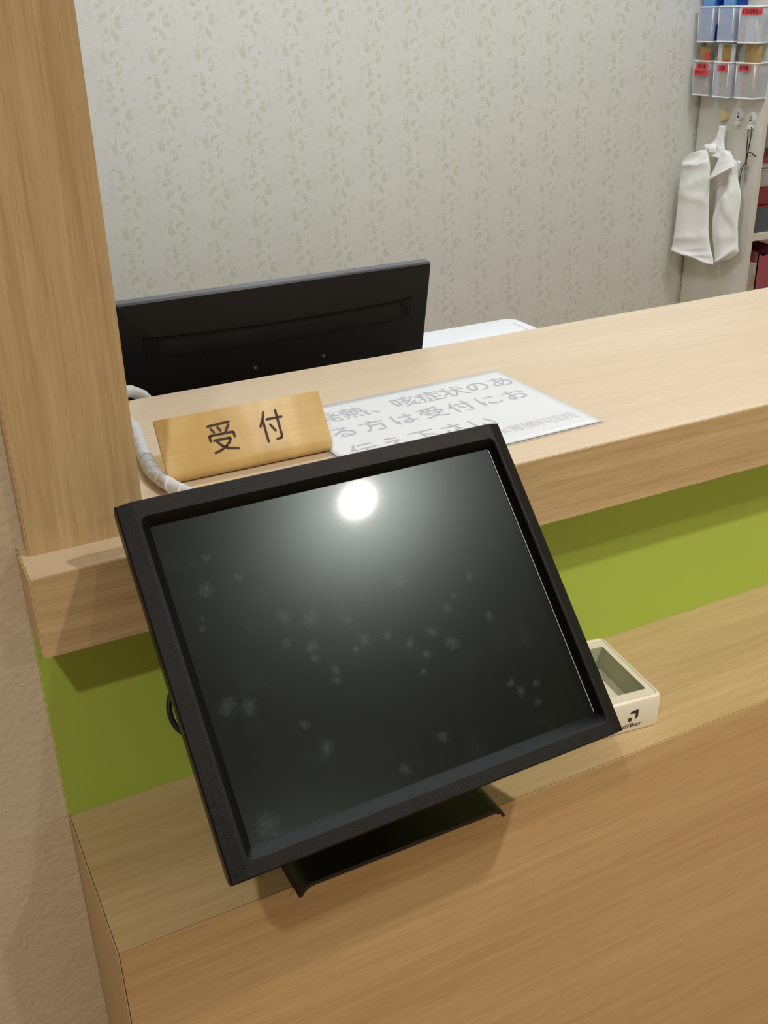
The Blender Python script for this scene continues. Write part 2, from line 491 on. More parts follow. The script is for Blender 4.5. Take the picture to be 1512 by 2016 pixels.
LZ = -0.3018
YS = -0.1316
YG = 0.0626
t_ = thing('counter_back_panel', 'lime green laminate panel under the worktop overhang', 'panel', (1.6, YG, LZ))
obj('face_panel', B(0.0012, XE, YG, YG + 0.012, LZ + 0.0002, -T), M['green'], t_)
tag(obj('edge_strip', B(0.0002, 0.0011, YG + 0.0002, YG + 0.012, LZ + 0.0002, -T), M['green_edge'], t_), 'pale lime edge strip')

t_ = thing('base_cabinet', 'oak laminate base cabinet with the ledge under the green panel', 'cabinet', (1.6, 0.0, -H))
obj('ledge_top', B(0.0018, XE, YS + 0.0018, YG + 0.014, LZ - 0.02, LZ), M['wood_ledge'], t_)
obj('front_panel', B(0.0018, XE, YS, YS + 0.0011, -H, LZ - 0.0003), M['wood_front'], t_)
obj('end_panel', B(0.0002, 0.0012, YS + 0.0006, SB - 0.0002, -H, LZ - 0.0006), M['wood_end'], t_)
obj('carcass', B(0.0030, XE, YS + 0.0018, YG + 0.25, -H, LZ - 0.0201), M['wood_front'], t_)

t_ = thing('wood_pillar', 'oak veneered pillar standing on the left end of the counter', 'pillar', (0.06, 0.17, 0.0))
YP = 0.0439
obj('front_panel', B(0.0090, 0.1115, YP, YP + 0.012, 0.0002, CEIL), M['wood_z'], t_)
obj('side_panel', B(0.0080, 0.0089, YP + 0.0005, 0.31, 0.0002, CEIL), M['wood_end'], t_)
obj('rear_casing', B(0.0090, 0.1112, YP + 0.012, 0.30, 0.0002, CEIL), M['wood_z'], t_)

# ------------------------------------------------------------------ touch monitor
MO = Vector((0.0789, -0.2349, -0.1677))
MU = Vector((0.99939602, 0.03231328, -0.01278478)); MB = Vector((-0.01276627, 0.68357361, 0.72976992))
# re-square the axes
MU.normalize(); MB = (MB - MU * MB.dot(MU)).normalized()
MF = frame(MO, MU, MB)
t_ = thing('touch_monitor', 'black touch monitor tilted back on the ledge, screen full of finger marks', 'monitor', (0.273, -0.05, LZ))
W_, H_ = MON_W, MON_H
LIP = (0.0160, W_ - 0.0145, 0.0120, H_ - 0.0148)
GL = (0.0245, W_ - 0.0188, 0.0226, H_ - 0.0222)
def ring_outer(ins, c_side, c_mid, n=4, r=0.003):
    """outer outline with the side facets dropped; same vertex count as rrect(n)"""
    pts = rrect(ins, W_ - ins, ins, H_ - ins, r, n)
    out = []
    for a, b in pts:
        d = min(a, W_ - a); f = min(1.0, max(0.0, (d - ins) / 0.0130))
        out.append(MF(a, b, c_side + (c_mid - c_side) * f))
    return out
bm = bmesh.new()
# body rings from the rear edge round to the front edge, then a facet strip, the lip and the sloping reveal
fac = 0.0130
def outline(ins, c_edge, c_in):
    x0, x1, y0, y1 = ins, W_ - ins, ins, H_ - ins
    P = [(x0, y0, c_edge), (fac, y0, c_in), (W_ - fac, y0, c_in), (x1, y0, c_edge), (x1, y1, c_edge), (W_ - fac, y1, c_in), (fac, y1, c_in), (x0, y1, c_edge)]
    return [bm.verts.new(MF(*p)) for p in P]
def quads(a, b):
    n = len(a)
    for k in range(n): bm.faces.new((a[k], a[(k + 1) % n], b[(k + 1) % n], b[k]))
r0 = outline(0.0030, -0.030, -0.030)
r1 = outline(0.0004, -0.0135, -0.0135)
r2 = outline(0.0000, -0.0062, -0.0014)
r3 = outline(0.0012, -0.0044, 0.0)
quads(r0, r1); quads(r1, r2); quads(r2, r3)
bm.faces.new((r3[0], r3[1], r3[6], r3[7])); bm.faces.new((r3[2], r3[3], r3[4], r3[5]))
# flat front between the facet lines and the rounded lip
lip = [bm.verts.new(MF(a, b, 0.0)) for a, b in rrect(*LIP, 0.0065, 5)]
corner = {0: r3[2], 1: r3[5], 2: r3[6], 3: r3[1]}
for q in range(4):
    i0 = q * 6
    for k in range(5): bm.faces.new((lip[i0 + k + 1], lip[i0 + k], corner[q]))
    nxt = (i0 + 6) % 24
    bm.faces.new((lip[nxt], lip[i0 + 5], corner[q], corner[(q + 1) % 4]))
def ring(rect, r, c): return [bm.verts.new(MF(a, b, c)) for a, b in rrect(*rect, r, 5)]
l2 = ring((LIP[0] + .001, LIP[1] - .001, LIP[2] + .001, LIP[3] - .001), 0.0058, -0.0008)
mid = tuple(LIP[i] + (GL[i] - LIP[i]) * 0.85 for i in range(4))
l3 = ring(mid, 0.003, -0.0085)
l4 = ring(GL, 0.0010, -0.0105)
for a, b in ((lip, l2), (l2, l3), (l3, l4)):
    for k in range(24): bm.faces.new((a[k], a[(k + 1) % 24], b[(k + 1) % 24], b[k]))
bmesh.ops.recalc_face_normals(bm, faces=bm.faces[:])
bez = shade_auto(obj('bezel', bm, M['black_plastic'], t_), 20)
# thin bright gasket line on the right of the glass
bm = bmesh.new()
tube(bm, [MF(GL[1] - 0.0006, GL[2] + 0.002, -0.0098), MF(GL[1] - 0.0006, GL[3] - 0.002, -0.0098)], 0.0004, 6)
tag(obj('gasket_line', bm, M['smoke'], t_), 'thin bright line along the right of the glass')
# glass: its own frame so that the marks can be laid out in it
ms = bpy.data.meshes.new('screen')
g0 = tuple(GL[i] + (-0.0012, 0.0012, -0.0012, 0.0012)[i] for i in range(4))
ms.from_pydata([(g0[0], g0[2], 0), (g0[1], g0[2], 0), (g0[1], g0[3], 0), (g0[0], g0[3], 0), (g0[0], g0[2], -.002), (g0[1], g0[2], -.002), (g0[1], g0[3], -.002), (g0[0], g0[3], -.002)], [],
               [(0, 1, 2, 3), (7, 6, 5, 4), (0, 4, 5, 1), (1, 5, 6, 2), (2, 6, 7, 3), (3, 7, 4, 0)])
ms.materials.append(M['screen'])
so = bpy.data.objects.new('screen', ms); C.objects.link(so); so.parent = t_
MN = MU.cross(MB)
so.matrix_local = Matrix.Translation(MF(0, 0, -0.0104) + Vector((0, 0, H)) - t_.location) @ Matrix((MU, MB, MN)).transposed().to_4x4()
tag(so, 'dark glass screen with finger marks and a lamp reflection')
# rear housing
bm = bmesh.new()
L0 = [MF(a, b, -0.0295) for a, b in rrect(0.004, W_ - 0.004, 0.004, H_ - 0.004, 0.006)]
L1 = [MF(a, b, -0.040) for a, b in rrect(0.020, W_ - 0.020, 0.020, H_ - 0.020, 0.012)]
L2 = [MF(a, b, -0.056) for a, b in rrect(0.060, W_ - 0.060, 0.050, H_ - 0.060, 0.02)]
loops_mesh(bm, [L0, L1, L2], cap_last=True, cap_first=True)
bmesh.ops.recalc_face_normals(bm, faces=bm.faces[:])
shade_auto(obj('rear_housing', bm, M['black_plastic'], t_), 30)
# neck: arm from the housing to the foot
bm = bmesh.new()
pa = MF(W_ / 2, 0.13, -0.060)
for dx in (-0.03, 0.03):
    tube(bm, smooth_path([MF(W_ / 2 + dx, 0.13, -0.054), MF(W_ / 2 + dx, 0.115, -0.080), (0.273 + dx, 0.000, -0.22), (0.273 + dx, -0.005, LZ + 0.016)], 18), 0.011, 10)
box(bm, 0.235, 0.311, -0.018, 0.008, LZ + 0.012, LZ + 0.05, 0.004)
shade_auto(obj('neck', bm, M['black_satin'], t_), 40)
# foot: channel plate with flared side flanges, overhanging the ledge edge a little
bm = bmesh.new()
x0, x1, yf, yb = 0.1618, 0.3835, -0.1470, 0.045
prof = [(x0, 0.0004), (x0 + 0.0016, 0.0030), (x0 + 0.0042, 0.0085), (x0 + 0.0085, 0.0120), (x0 + 0.015, 0.0132), (x1 - 0.015, 0.0132), (x1 - 0.0085, 0.0120), (x1 - 0.0042, 0.0085), (x1 - 0.0016, 0.0030), (x1, 0.0004)]
und = [(x1 - 0.0035, 0.0004), (x1 - 0.0065, 0.0050), (x1 - 0.0120, 0.0085), (x0 + 0.0120, 0.0085), (x0 + 0.0065, 0.0050), (x0 + 0.0035, 0.0004)]
pts = [(a, LZ + b) for a, b in prof + und]
prism(bm, pts, 1, yf, yb)
shade_auto(obj('foot', bm, M['black_satin'], t_), 40)

# cable of the touch monitor: a loop that shows at its left edge
bm = bmesh.new()
tube(bm, smooth_path([MF(0.10, 0.190, -0.050), MF(0.048, 0.186, -0.066), MF(0.022, 0.170, -0.080), MF(0.0115, 0.150, -0.086), MF(0.018, 0.128, -0.088), MF(0.050, 0.105, -0.084), (0.19, -0.04, -0.24), (0.262, 0.036, LZ + 0.018)], 56), 0.0027, 8)
tag(obj('cable', bm, M['cable_black'], t_, smooth=True), 'thin black cable looping out at the left edge')

# ------------------------------------------------------------------ reception sign
SA = 34
ct, st = math.cos(math.radians(SA)), math.sin(math.radians(SA))
SX0, SX1, SY = 0.1570, 0.3345, 0.1140
t_ = thing('reception_sign', 'bent golden wood desk sign with two dark characters on the counter', 'sign', (0.246, 0.16, 0.0))
# cross-section in (y, z): slanted face, rounded foot, tongue running back
th_ = 0.0045
def face(s): return (SY + s * st, s * ct)
rb = 0.010
z0 = rb * (1 + st)
cyc, czc = SY + z0 * st / ct + rb * ct, rb + 0.0002
arc = []
for k in range(11):
    a = math.radians(180 - SA + (90 + SA) * k / 10)
    arc.append((cyc + rb * math.cos(a), czc + rb * math.sin(a)))
path2 = [face(0.0722), face(0.058), face(0.040), face(0.027)] + arc + [(0.170, 0.0002), (0.2005, 0.0002)]
P2 = []
for i, p in enumerate(path2):
    a = Vector(path2[max(i - 1, 0)]); b = Vector(path2[min(i + 1, len(path2) - 1)]); d = (b - a).normalized()
    P2.append((p[0] - d.y * th_, p[1] + d.x * th_))
sec = path2 + list(reversed(P2))
bm = bmesh.new(); prism(bm, sec, 0, SX0, SX1)
es = [e for e in bm.edges if abs(e.verts[0].co.x - e.verts[1].co.x) < 1e-6]
bmesh.ops.bevel(bm, geom=es, offset=0.0008, segments=2, affect='EDGES', profile=0.5)
shade_auto(obj('bent_board', bm, M['brass_wood'], t_), 40)
SF = frame((0.0, SY, 0.0), (1, 0, 0), (0, st, ct))
def glyph(strokes, cx, cy, wdt, hgt, pen):
    bm = bmesh.new()
    for s in strokes:
        stroke(bm, [(cx + (a - .5) * wdt, cy + (b - .5) * hgt) for a, b in s], pen, SF, 0.0003)
    tag(obj('character', bm, M['ink_brown'], t_), 'dark brown written character')
UKE = [[(.08, .93), (.88, .97)], [(.17, .82), (.25, .70)], [(.43, .84), (.50, .72)], [(.84, .87), (.68, .66)],
       [(.05, .42), (.05, .58), (.10, .60), (.92, .60), (.96, .57), (.96, .44)],
       [(.18, .42), (.76, .42), (.79, .38), (.70, .26), (.55, .15), (.36, .06), (.12, .0)], [(.28, .36), (.42, .20), (.62, .08), (.98, .01)]]
TSUKE = [[(.30, .99), (.22, .80), (.04, .54)], [(.20, .70), (.20, .0)], [(.36, .74), (.98, .74)], [(.80, .99), (.80, .12), (.75, .04), (.58, .03)], [(.45, .54), (.60, .32)]]
glyph(UKE, 0.2203, 0.0434, 0.0280, 0.0300, 0.0026)
glyph(TSUKE, 0.2743, 0.0447, 0.0262, 0.0310, 0.0026)

# ------------------------------------------------------------------ laminated notice
PA = 0.0263
NO = Vector((0.6335, 0.0489, 0.0004)); NU = Vector((math.cos(PA), math.sin(PA), 0)); NV = Vector((-math.sin(PA), math.cos(PA), 0))
NF = frame(NO, NU, NV)
t_ = thing('laminated_notice', 'laminated white paper notice with glare-paled grey writing lying on the worktop', 'notice', (0.48, 0.155, 0.0004))
def sheet(x0, x1, y0, y1, z0, z1, wave=0.0, nx=36, ny=24):
    b = bmesh.new(); g = []
    for j in range(ny + 1):
        row = []
        for i in range(nx + 1):
            a = x0 + (x1 - x0) * i / nx; c = y0 + (y1 - y0) * j / ny
            e = wave * max(0, (j / ny - 0.75) * 4) * (0.5 + 0.5 * math.sin(a * 60) * math.cos(a * 23 + 1))
            row.append((a, c, e))
        g.append(row)
    top = [[b.verts.new(NF(a, c, z1 + e)) for a, c, e in r] for r in g]
    bot = [[b.verts.new(NF(a, c, z0 + e)) for a, c, e in r] for r in g]
    for j in range(ny):
        for i in range(nx):
            b.faces.new((top[j][i], top[j][i + 1], top[j + 1][i + 1], top[j + 1][i])); b.faces.new((bot[j + 1][i], bot[j + 1][i + 1], bot[j][i + 1], bot[j][i]))
    for j in range(ny):
        b.faces.new((top[j + 1][0], bot[j + 1][0], bot[j][0], top[j][0])); b.faces.new((top[j][nx], bot[j][nx], bot[j + 1][nx], top[j + 1][nx]))
    for i in range(nx):
        b.faces.new((top[0][i], bot[0][i], bot[0][i + 1], top[0][i + 1])); b.faces.new((top[ny][i + 1], bot[ny][i + 1], bot[ny][i], top[ny][i]))
    return b
obj('film', sheet(-0.303, 0.0, 0.0, 0.216, 0.0, 0.0004, 0.0008), M['film'], t_, smooth=True)
obj('paper', sheet(-0.300, -0.003, 0.0025, 0.2100, 0.0013, 0.0015, 0.0), M['paper'], t_, smooth=True)
bm = bmesh.new()
def line(chars, x_last, pitch, y, size, off):
    for k, ch in enumerate(reversed(chars)):
        if ch in '　 ': continue
        text_bm(bm, ch, size, NF, x_last - pitch * k, y, 0.0017, offset=off)
line('発熱、咳症状のあ', -0.0232, 0.0338, 0.1705, 0.0345, 0.0001)
line('る方は受付にお', -0.0352, 0.0380, 0.1225, 0.0345, 0.0001)
line('伝え下さい', -0.1188, 0.0367, 0.0665, 0.0345, 0.0001)
tag(obj('lettering', bm, M['ink_grey'], t_), 'grey writing, paled for glare on the film')
bm = bmesh.new()
line('木胃腸科医院', -0.0237, 0.0182, 0.0338, 0.0195, 0.0)
tag(obj('small_lettering', bm, M['ink_lighter'], t_), 'small faint grey line of writing')

# ------------------------------------------------------------------ spiral-wrapped cable
t_ = thing('wrapped_cable', 'cable bundle in white spiral wrap lying beside the pillar', 'cable', (0.16, 0.2, 0.0))
R_ = 0.0072
path = smooth_path([(0.245, 0.430, -0.10), (0.222, 0.420, -0.020), (0.192, 0.406, 0.0085), (0.168, 0.375, 0.0082), (0.163, 0.335, 0.0077), (0.1655, 0.285, 0.0076), (0.1590, 0.232, 0.0076), (0.1530, 0.190, 0.0076),
                    (0.1500, 0.152, 0.0076), (0.1555, 0.112, 0.0076), (0.170, 0.070, 0.0076), (0.188, 0.030, 0.0076), (0.196, 0.004, 0.0085), (0.201, -0.0105, 0.000), (0.203, -0.0135, -0.030), (0.206, -0.012, -0.07), (0.21, 0.0, -0.13)], 150)
bm = bmesh.new()
tube(bm, path, R_, 14)
obj('spiral_wrap', bm, M['spiral'], t_, smooth=True)
bm = bmesh.new(); hel = []
turns = 34
n = None
for i in range(len(path) * 5 - 5):
    f = i / 5.0; k = int(f); fr = f - k
    p = path[k].lerp(path[k + 1], fr); t = (path[k + 1] - path[k]).normalized()
    if n is None: n = t.orthogonal().normalized()
    n = (n - t * n.dot(t)).normalized(); b = t.cross(n)
    a = 2 * math.pi * turns * f / len(path)
    hel.append(p + (n * math.cos(a) + b * math.sin(a)) * (R_ + 0.0001))
tube(bm, hel, 0.00055, 5)
obj('spiral_seam', bm, M['spiral_seam'], t_, smooth=True)

# ------------------------------------------------------------------ ivory card tray
TA = Vector((0.5303, -0.0970, LZ)); TE = Vector((0.99336734, -0.11498405, 0)); TFv = Vector((0.11498405, 0.99336734, 0))
def TF(a, b, z): return TA + TE * a + TFv * b + Vector((0, 0, z))
t_ = thing('card_tray', 'small ivory plastic tray with a printed logo, at the right edge of the touch monitor', 'tray', TF(0.042, 0.06, 0))
TW, TD, TH = 0.0828, 0.1255, 0.0418
def trect(i, r, z): return [TF(a, b, z) for a, b in rrect(i, TW - i, i, TD - i, r, 5)]
bm = bmesh.new()
inner = [(0.0110, TW - 0.0110, 0.0168, TD - 0.0180)]
def irect(i, r, z):
    x0, x1, y0, y1 = inner[0]
    return [TF(a, b, z) for a, b in rrect(x0 + i, x1 - i, y0 + i, y1 - i, r, 5)]
loops_mesh(bm, [trect(0.004, 0.004, 0.0), trect(0.0014, 0.006, 0.0012), trect(0.0, 0.007, 0.005), trect(0.0, 0.007, 0.0373), trect(0.0009, 0.0068, 0.0400), trect(0.0030, 0.006, 0.0418), trect(0.0042, 0.005, 0.0416),
                trect(0.0050, 0.0045, 0.0406), irect(0.0, 0.0015, 0.0404)], cap_first=True)
bmesh.ops.recalc_face_normals(bm, faces=bm.faces[:])
shade_auto(obj('body', bm, M['ivory'], t_), 30)
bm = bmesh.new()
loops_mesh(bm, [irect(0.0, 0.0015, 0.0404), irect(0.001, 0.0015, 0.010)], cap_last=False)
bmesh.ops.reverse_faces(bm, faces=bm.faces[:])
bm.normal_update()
tag(obj('well_wall', bm, M['tray_wall_shade'], t_), 'grey green wall of the recess, darkened for its shade')
bm = bmesh.new()
loops_mesh(bm, [irect(0.0006, 0.0015, 0.0095), irect(0.0006, 0.0015, 0.010)], cap_first=True, cap_last=True)
tag(obj('well_floor', bm, M['ivory'], t_), 'ivory floor of the recess')
LF = frame(TA, TE, (0, 0, 1))
bm = bmesh.new()
def poly(pts, c=0.0003): bm.faces.new([bm.verts.new(LF(a, b, c)) for a, b in pts])
poly([(0.0414, 0.0255), (0.0459, 0.0294), (0.0496, 0.0295), (0.0499, 0.0250), (0.0458, 0.0256)])
poly([(0.0496, 0.0295), (0.0530, 0.0297), (0.0530, 0.0203), (0.0494, 0.0166), (0.0499, 0.0250)])
poly([(0.0407, 0.0205), (0.0447, 0.0208), (0.0450, 0.0160), (0.0409, 0.0159)])
tag(obj('logo', bm, M['ink_black'], t_), 'dark angular arrow mark with a small square')
bm = bmesh.new()
text_bm(bm, 'MediBar', 0.0070, LF, 0.0388, 0.0102, 0.0003, offset=0.0001, sx=1.68)
tag(obj('lettering', bm, M['ink_black'], t_), 'small dark wordmark')

# ------------------------------------------------------------------ office desk and desktop monitor
t_ = thing('office_desk', 'white office desk behind the counter', 'desk', (0.7, 0.9, -H))
DZ = -0.30
bm = bmesh.new()
out = [(-0.6, 0.42), (1.393, 0.42)]
cr = 0.030
for k in range(7):
    a = math.radians(90 * k / 6); out.append((1.393 - cr + cr * math.cos(a), 1.364 - cr + cr * math.sin(a)))
out += [(-0.6, 1.364)]
prism(bm, out, 2, DZ - 0.028, DZ)
es = [e for e in bm.edges if all(abs(v.co.z - DZ) < 1e-6 for v in e.verts)]
bmesh.ops.bevel(bm, geom=es, offset=0.004, segments=3, affect='EDGES', profile=0.5)
shade_auto(obj('desk_top', bm, M['desk_white'], t_), 40)
bm = bmesh.new()
tube(bm, [(1.364, 0.46, DZ + 0.0001), (1.364, 1.315, DZ + 0.0001)], 0.0007, 6)
obj('edge_groove', bm, M['smoke'], t_)
for x, y in ((1.33, 0.47), (1.33, 1.31), (-0.55, 0.47), (-0.55, 1.31)):
    obj('leg', B(x - .025, x + .025, y - .025, y + .025, -H, DZ - 0.028, 0.003), M['white_plastic'], t_)

th = math.atan(0.2)
VO = Vector((0.0, 0.475, 0.095)); VD = Vector((0, math.sin(th), -math.cos(th)))
VF = frame(VO, (1, 0, 0), -VD)      # b upward along the back, c towards the counter
t_ = thing('desktop_monitor', 'wide black computer monitor seen from behind over the counter', 'monitor', (0.43, 0.56, DZ))
mx0, mx1, mh = 0.2040, 0.6550, 0.2850
bm = bmesh.new()
def vr(i, c, r=0.004): return [VF(a, b, c) for a, b in rrect(mx0 + i, mx1 - i, -mh + i, -i, r, 4)]
loops_mesh(bm, [vr(0.0055, 0.0), vr(0.010, 0.0007), vr(0.060, 0.012, 0.01)], cap_last=True)
loops_mesh(bm, [vr(0.0055, 0.0), vr(0.002, -0.0012, 0.004), vr(0.0012, -0.004, 0.004)])
bmesh.ops.recalc_face_normals(bm, faces=bm.faces[:])
shade_auto(obj('back_cover', bm, M['black_monitor'], t_), 25)
bm = bmesh.new()
loops_mesh(bm, [vr(0.0014, -0.0040), vr(0.0, -0.0050), vr(0.0, -0.0150), vr(0.002, -0.0165)], cap_first=True, cap_last=True)
bmesh.ops.recalc_face_normals(bm, faces=bm.faces[:])
tag(shade_auto(obj('front_frame', bm, M['grey_edge'], t_), 25), 'grey edge of the front frame')
# vent grille: a sunk band with upright ribs, sitting on the tapering back
def back_c(s):      # height of the back surface at s below the top edge
    return 0.0007 + (0.012 - 0.0007) * min(1.0, max(0.0, (s - 0.010) / 0.050))
bm = bmesh.new()
NV_ = 92
gx0, gx1 = 0.2345, 0.6235
for k in range(NV_):
    a = gx0 + (gx1 - gx0) * k / NV_
    u = (k + .5) / NV_ * 2 - 1
    s0 = 0.0520 - 0.0050 * u * u; s1 = 0.0800 - 0.0062 * u * u
    wd = (gx1 - gx0) / NV_ * 0.52
    q = [(a, -s1), (a + wd, -s1), (a + wd, -s0), (a, -s0)]
    def cc(b_):
        dl = min(a - mx0, mx1 - a - wd); e = min(-b_, dl)
        return back_c(e) + 0.0004
    bm.faces.new([bm.verts.new(VF(x, y, cc(y))) for x, y in q])
obj('vent_grille', bm, M['vent_black'], t_)
bm = bmesh.new()
N = 40
up, dn = [], []
for k in range(N + 1):
    u = k / N * 2 - 1; a = gx0 - 0.002 + (gx1 - gx0 + 0.004) * k / N
    s = 0.0500 - 0.0050 * u * u
    e = min(s, min(a - mx0, mx1 - a)); c = back_c(e)
    up.append(bm.verts.new(VF(a, -s, c + 0.0016))); dn.append(bm.verts.new(VF(a, -s - 0.0014, c + 0.0003)))
    if k: bm.faces.new((up[k - 1], dn[k - 1], dn[k], up[k]))
obj('vent_hood', bm, M['vent_black'], t_)
for x in (0.3845, 0.4856):
    bm = bmesh.new()
    bmesh.ops.create_cone(bm, cap_ends=True, segments=16, radius1=0.0026, radius2=0.0022, depth=0.0014,
                          matrix=Matrix.Translation(VF(x, -0.111, 0.0126)) @ (VF(0, 0, 1) - VF(0, 0, 0)).to_track_quat('Z', 'Y').to_matrix().to_4x4())
    obj('screw', bm, M['steel'], t_)
bm = bmesh.new()
tube(bm, [VF(0.43, -0.17, 0.010), VF(0.43, -0.22, 0.022), VF(0.43, -0.39, 0.02)], 0.02, 14)
obj('stand_neck', bm, M['black_monitor'], t_, smooth=True)
bm = bmesh.new()
bmesh.ops.create_cone(bm, cap_ends=True, segments=40, radius1=0.10, radius2=0.095, depth=0.012, matrix=Matrix.Translation((0.43, 0.55, DZ + 0.0062)))
obj('stand_foot', bm, M['black_monitor'], t_)

# ------------------------------------------------------------------ white storage cabinet against the back wall
CX = 2.53; CY0, CY1 = 1.708, 1.992; CX2 = 3.35; CT = 0.95
t_ = thing('storage_cabinet', 'off white open shelf cabinet standing against the wallpapered wall', 'cabinet', (2.94, 1.85, -H))
obj('side_panel', B(CX, CX + 0.021, CY0, CY1, -H, CT, 0.0012), M['cab_white'], t_)
obj('side_panel', B(CX2, CX2 + 0.021, CY0, CY1, -H, CT, 0.0012), M['cab_white'], t_)
obj('back_panel', B(CX + 0.0212, CX2 - 0.0002, CY1 - 0.008, CY1, -H, CT), M['cab_white'], t_)
for z in (-0.95, -0.62, -0.288, 0.10, 0.45, 0.939):
    obj('shelf', B(CX + 0.0212, CX2 - 0.0002, CY0 + 0.004, CY1 - 0.0082, z - 0.011, z + 0.011, 0.0008), M['cab_white'], t_)

# contents of the shelves
SZ = -0.2768      # top of the visible shelf
sx = CX + 0.024
def case(name, label, cat, x0, x1, y0, y1, z0, z1, mat, lid=None, lidh=0.006):
    r = thing(name, label, cat, ((x0 + x1) / 2, (y0 + y1) / 2, z0))
    b = bmesh.new()
    loops_mesh(b, [[Vector((a, c, z)) for a, c in rrect(x0 + i, x1 - i, y0 + i, y1 - i, rr, 3)] for i, rr, z in ((0.003, 0.004, z0), (0.0, 0.006, z0 + 0.004), (0.0, 0.006, z1 - lidh))], cap_first=True, cap_last=True)
    bmesh.ops.recalc_face_normals(b, faces=b.faces[:]); shade_auto(obj('body', b, mat, r), 30)
    b = bmesh.new()
    loops_mesh(b, [[Vector((a, c, z)) for a, c in rrect(x0 - i, x1 + i, y0 - i, y1 + i, 0.006, 3)] for i, z in ((0.001, z1 - lidh + .0002), (0.001, z1 - 0.001), (0.0, z1))], cap_first=True, cap_last=True)
    bmesh.ops.recalc_face_normals(b, faces=b.faces[:]); shade_auto(obj('lid', b, lid or mat, r), 30)
    return r
case('document_case', 'dark slate plastic case on the cabinet shelf, lowest of its stack', 'case', sx, sx + 0.27, 1.722, 1.96, SZ, SZ + 0.086, M['slate'], M['maroon'], 0.006)
case('document_case', 'flat maroon plastic case lying on the dark slate case', 'case', sx, sx + 0.26, 1.724, 1.96, SZ + 0.0875, SZ + 0.142, M['maroon'], M['maroon'], 0.010)
case('document_case', 'grey translucent plastic case lying on the maroon case', 'case', sx, sx + 0.26, 1.722, 1.96, SZ + 0.1435, SZ + 0.200, M['smoke'], M['smoke'], 0.004)
case('document_case', 'thin grey case with maroon lid, topmost of the shelf stack', 'case', sx, sx + 0.26, 1.722, 1.96, SZ + 0.2015, SZ + 0.228, M['smoke'], M['maroon'], 0.010)

BZ = -0.6089
t_ = thing('file_box', 'dusty pink upright file box with a grey sticker on the lower shelf', 'file box', (2.64, 1.84, BZ))
fx0, fx1, fy0, fy1 = sx + 0.037, sx + 0.137, 1.7125, 1.95
bm = bmesh.new()
ztop = -0.352
# shell with a low V-shaped front
def wall4(pts, thick, d):
    a = [bm.verts.new(p) for p in pts]; b = [bm.verts.new(Vector(p) + Vector(d) * thick) for p in pts]
    n_ = len(pts); bm.faces.new(a); bm.faces.new(list(reversed(b)))
    for k in range(n_): bm.faces.new((a[k], b[k], b[(k + 1) % n_], a[(k + 1) % n_]))
fm = fx0 + 0.022
wall4([(fx0, fy0, BZ), (fx1, fy0, BZ), (fx1, fy0, ztop + 0.016), (fm, fy0, ztop - 0.004), (fx0, fy0, ztop + 0.010)], 0.003, (0, 1, 0))
wall4([(fx0, fy0, BZ), (fx0, fy0, ztop + 0.010), (fx0, fy1, ztop + 0.03), (fx0, fy1, BZ)], 0.003, (1, 0, 0))
wall4([(fx1, fy0, BZ), (fx1, fy0, ztop + 0.016), (fx1, fy1, ztop + 0.03), (fx1, fy1, BZ)], 0.003, (-1, 0, 0))
wall4([(fx0, fy1, BZ), (fx1, fy1, BZ), (fx1, fy1, ztop + 0.03), (fx0, fy1, ztop + 0.03)], 0.003, (0, -1, 0))
wall4([(fx0, fy0, BZ), (fx1, fy0, BZ), (fx1, fy1, BZ), (fx0, fy1, BZ)], 0.003, (0, 0, 1))
bmesh.ops.recalc_face_normals(bm, faces=bm.faces[:])
obj('shell', bm, M['pink_box'], t_)
tag(obj('sticker', B(fx0 + 0.066, fx0 + 0.088, fy0 - 0.0006, fy0 - 0.0001, ztop - 0.06, ztop - 0.015), M['smoke'], t_), 'grey sticker')
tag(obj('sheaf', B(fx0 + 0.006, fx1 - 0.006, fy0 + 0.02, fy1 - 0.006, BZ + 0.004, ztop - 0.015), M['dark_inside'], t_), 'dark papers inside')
t_ = thing('slim_folder', 'slim grey folder squeezed between the cabinet side and the pink file box', 'folder', (sx + 0.01, 1.84, BZ))
obj('cover', B(sx + 0.001, sx + 0.035, 1.7135, 1.95, BZ, ztop - 0.022, 0.001), M['smoke'], t_)
tag(obj('spine_mark', B(sx + 0.018, sx + 0.032, 1.7130, 1.7134, -0.450, -0.41), M['kraft'], t_), 'brown patch on the spine')

